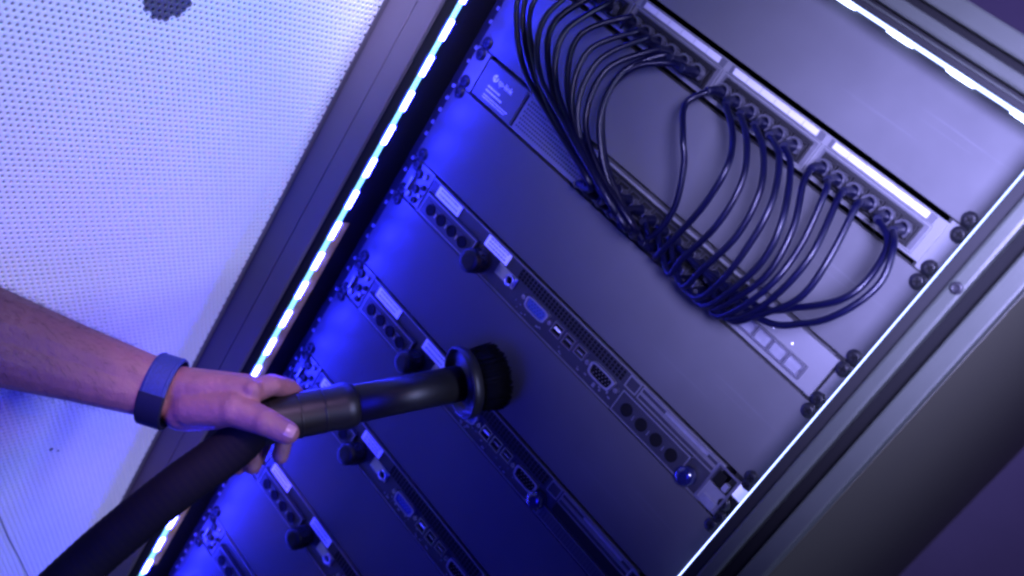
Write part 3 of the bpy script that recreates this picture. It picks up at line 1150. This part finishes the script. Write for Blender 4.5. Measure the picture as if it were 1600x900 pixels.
# middle, ring, little: round the far side with the tips coming out underneath
chain(bm, [mcp_m, at_d(428, 612, 915), at_d(450, 662, 944), at_d(438, 713, 930)], [11.5, 9.6, 8.8, 7.6])
chain(bm, [mcp_r, at_d(404, 630, 938), at_d(412, 688, 955), at_d(394, 728, 936)], [11.2, 9.6, 9.0, 8.2])
chain(bm, [mcp_p, at_d(376, 650, 950), at_d(385, 700, 955), at_d(372, 730, 938)], [10.4, 8.6, 8.0, 7.2])
# thumb: leaves the near side of the palm and lies on the sleeve
th = [at_d(300, 636, 880), at_d(366, 640, 864), at_d(414, 659, 856), at_d(449, 676, 855)]
chain(bm, th, [18, 15.0, 12.0, 10.2])
capsule(bm, at_d(340, 628, 876), at_d(380, 628, 868), 15, 12)       # web between thumb and index
for m_, r_ in ((mcp_i, 4.6), (mcp_m, 4.4)):
    q0 = wi.lerp(m_, 0.25) + viewv * 11.0 + Vector((0, 0, 3))
    capsule(bm, q0, m_ + viewv * 6.5 + Vector((0, 0, 2)), r_, r_ + 1.0)
capsule(bm, mcp_i + viewv * 4 + Vector((0, 0, 2)), mcp_i + viewv * 4.5 + Vector((0, 0, 2)), 9.0, 9.0)
capsule(bm, WR + side * 16 + viewv * 10, WR + side * 16 - adir * 6 + viewv * 10, 8.5, 7)
capsule(bm, th[1] + viewv * 1.5, th[1] + viewv * 1.6, 14.8, 14.8)
capsule(bm, th[2] + viewv * 1.0, th[2] + viewv * 1.1, 12.3, 12.3)
me = bpy.data.meshes.new('body_raw')
bmesh.ops.recalc_face_normals(bm, faces=bm.faces)
bm.to_mesh(me)
bm.free()
me.transform(Matrix.Scale(S, 4))
tmp = bpy.data.objects.new('body_raw', me)
COL.objects.link(tmp)
md = tmp.modifiers.new('r', 'REMESH')
md.mode = 'VOXEL'
md.voxel_size = 0.0016
md.use_smooth_shade = True
ms = tmp.modifiers.new('s', 'SMOOTH')
ms.factor = 0.6
ms.iterations = 7
dg = bpy.context.evaluated_depsgraph_get()
body = bpy.data.meshes.new_from_object(tmp.evaluated_get(dg))
bpy.data.objects.remove(tmp)
pr = thing('person', 'bare forearm and hand gripping the vacuum hose from above', 'person', E2)
body.transform(Matrix.Translation(-root_loc(pr)))
body.materials.clear()
body.materials.append(M['skin'])
for p_ in body.polygons:
    p_.use_smooth = True
link('body', body, pr)
# thumb nail, seen nearly square on
tip, dip = th[3], th[2]
td = (tip - dip).normalized()
nv = (CAM - tip).normalized()
nv = (nv - td * nv.dot(td)).normalized()
nv = (nv * 0.85 + Vector((0, 0, 1)) * 0.35)
nv = (nv - td * nv.dot(td)).normalized()
ns = td.cross(nv)
bm = B()
rows = []
for i in range(7):
    t = -1 + 2 * i / 6
    row = []
    for j in range(7):
        q = -1 + 2 * j / 6
        wdt = 5.4 * (1 - 0.25 * max(0, -t) ** 2 - 0.18 * max(0, t) ** 3)
        rad = 10.2
        x = q * wdt
        row.append(bm.verts.new(tip + td * (1.0 + t * 6.2) + ns * x + nv * (math.sqrt(rad * rad - x * x) - 0.2 - 0.9 * max(0, t) ** 2 * 1.8 - 0.5 * max(0, -t) ** 3)))
    rows.append(row)
for a_, b_ in zip(rows, rows[1:]):
    for i in range(6):
        f = bm.faces.new((a_[i], a_[i + 1], b_[i + 1], b_[i]))
        f.smooth = True
obj('thumb_nail', bm, 'nail', pr)

# ------------------------------------------------------------------ wristband
wb = thing('wristband', 'blue woven wristband with dark clasp worn on the wrist', 'wristband', WR)


def band_part(a0, a1, rx, ry, thick, half, n, cen, ax):
    e1 = side - ax * side.dot(ax)
    e1.normalize()
    e2 = ax.cross(e1)
    bm = B()
    rings = []
    for i in range(n + 1):
        a = a0 + (a1 - a0) * i / n
        rad = e1 * math.cos(a) * rx + e2 * math.sin(a) * ry
        nr = (e1 * math.cos(a) * ry + e2 * math.sin(a) * rx).normalized()
        c = cen + rad
        prof = [(-half, 0), (-half, thick * 0.7), (-half + 1.2, thick), (half - 1.2, thick), (half, thick * 0.7), (half, 0)]
        rings.append([bm.verts.new(c + ax * s_ + nr * t_) for s_, t_ in prof])
    m = len(rings[0])
    for r0, r1 in zip(rings, rings[1:]):
        for k in range(m):
            bm.faces.new((r0[k], r0[(k + 1) % m], r1[(k + 1) % m], r1[k]))
    bm.faces.new(list(reversed(rings[0])))
    bm.faces.new(rings[-1])
    for f in bm.faces:
        f.smooth = False
    return bm


bax = (adir - viewv * 0.33).normalized()
bc = WR - adir * 6
obj('strap', band_part(-1.75, 1.75, 29.2, 25.8, 2.2, 10.8, 48, bc, bax), 'band', wb)
obj('clasp', band_part(1.75, 2 * math.pi - 1.75, 29.6, 26.2, 3.0, 11.2, 36, bc, bax), 'band_dark', wb)

for off in (-8.2, 8.2):                       # stitched edges of the strap
    obj('stitching', band_part(-1.72, 1.72, 29.2, 25.8, 2.75, 1.25, 48, bc + bax * off, bax), 'band', wb)
obj('buckle', band_part(1.95, 2.35, 29.6, 26.2, 4.4, 12.4, 8, bc, bax), 'screw', wb)

# ------------------------------------------------------------------ fine hair on the forearm
bl = root_loc(pr)
bm = B()
nv_ = len(body.vertices)
made = 0
for _ in range(30000):
    if made >= 900:
        break
    v_ = body.vertices[random.randrange(nv_)]
    p_ = (Vector(v_.co) + bl) / S
    t_ = (p_ - WR).dot(adir)
    if t_ < 24 or t_ > 230:
        continue
    n_ = Vector(v_.normal)
    if n_.dot(viewv) < -0.3 or random.random() > 0.4 + 0.6 * max(0.0, n_.dot(side)):
        continue
    d_ = (-adir * 0.75 + side * random.uniform(-0.7, 0.2) + n_ * 0.35).normalized()
    l_ = random.uniform(5, 11)
    tube(bm, [p_ - n_ * 0.3, p_ + d_ * l_ * 0.5 + n_ * 0.7, p_ + (d_ - n_ * 0.12 + Vector((0, 0, -0.12))).normalized() * l_],
         lambda q: 0.10 - 0.06 * q, 3)
    made += 1
hr = obj('arm_hair', bm, 'bristle', pr)
hr['kind'] = 'stuff'
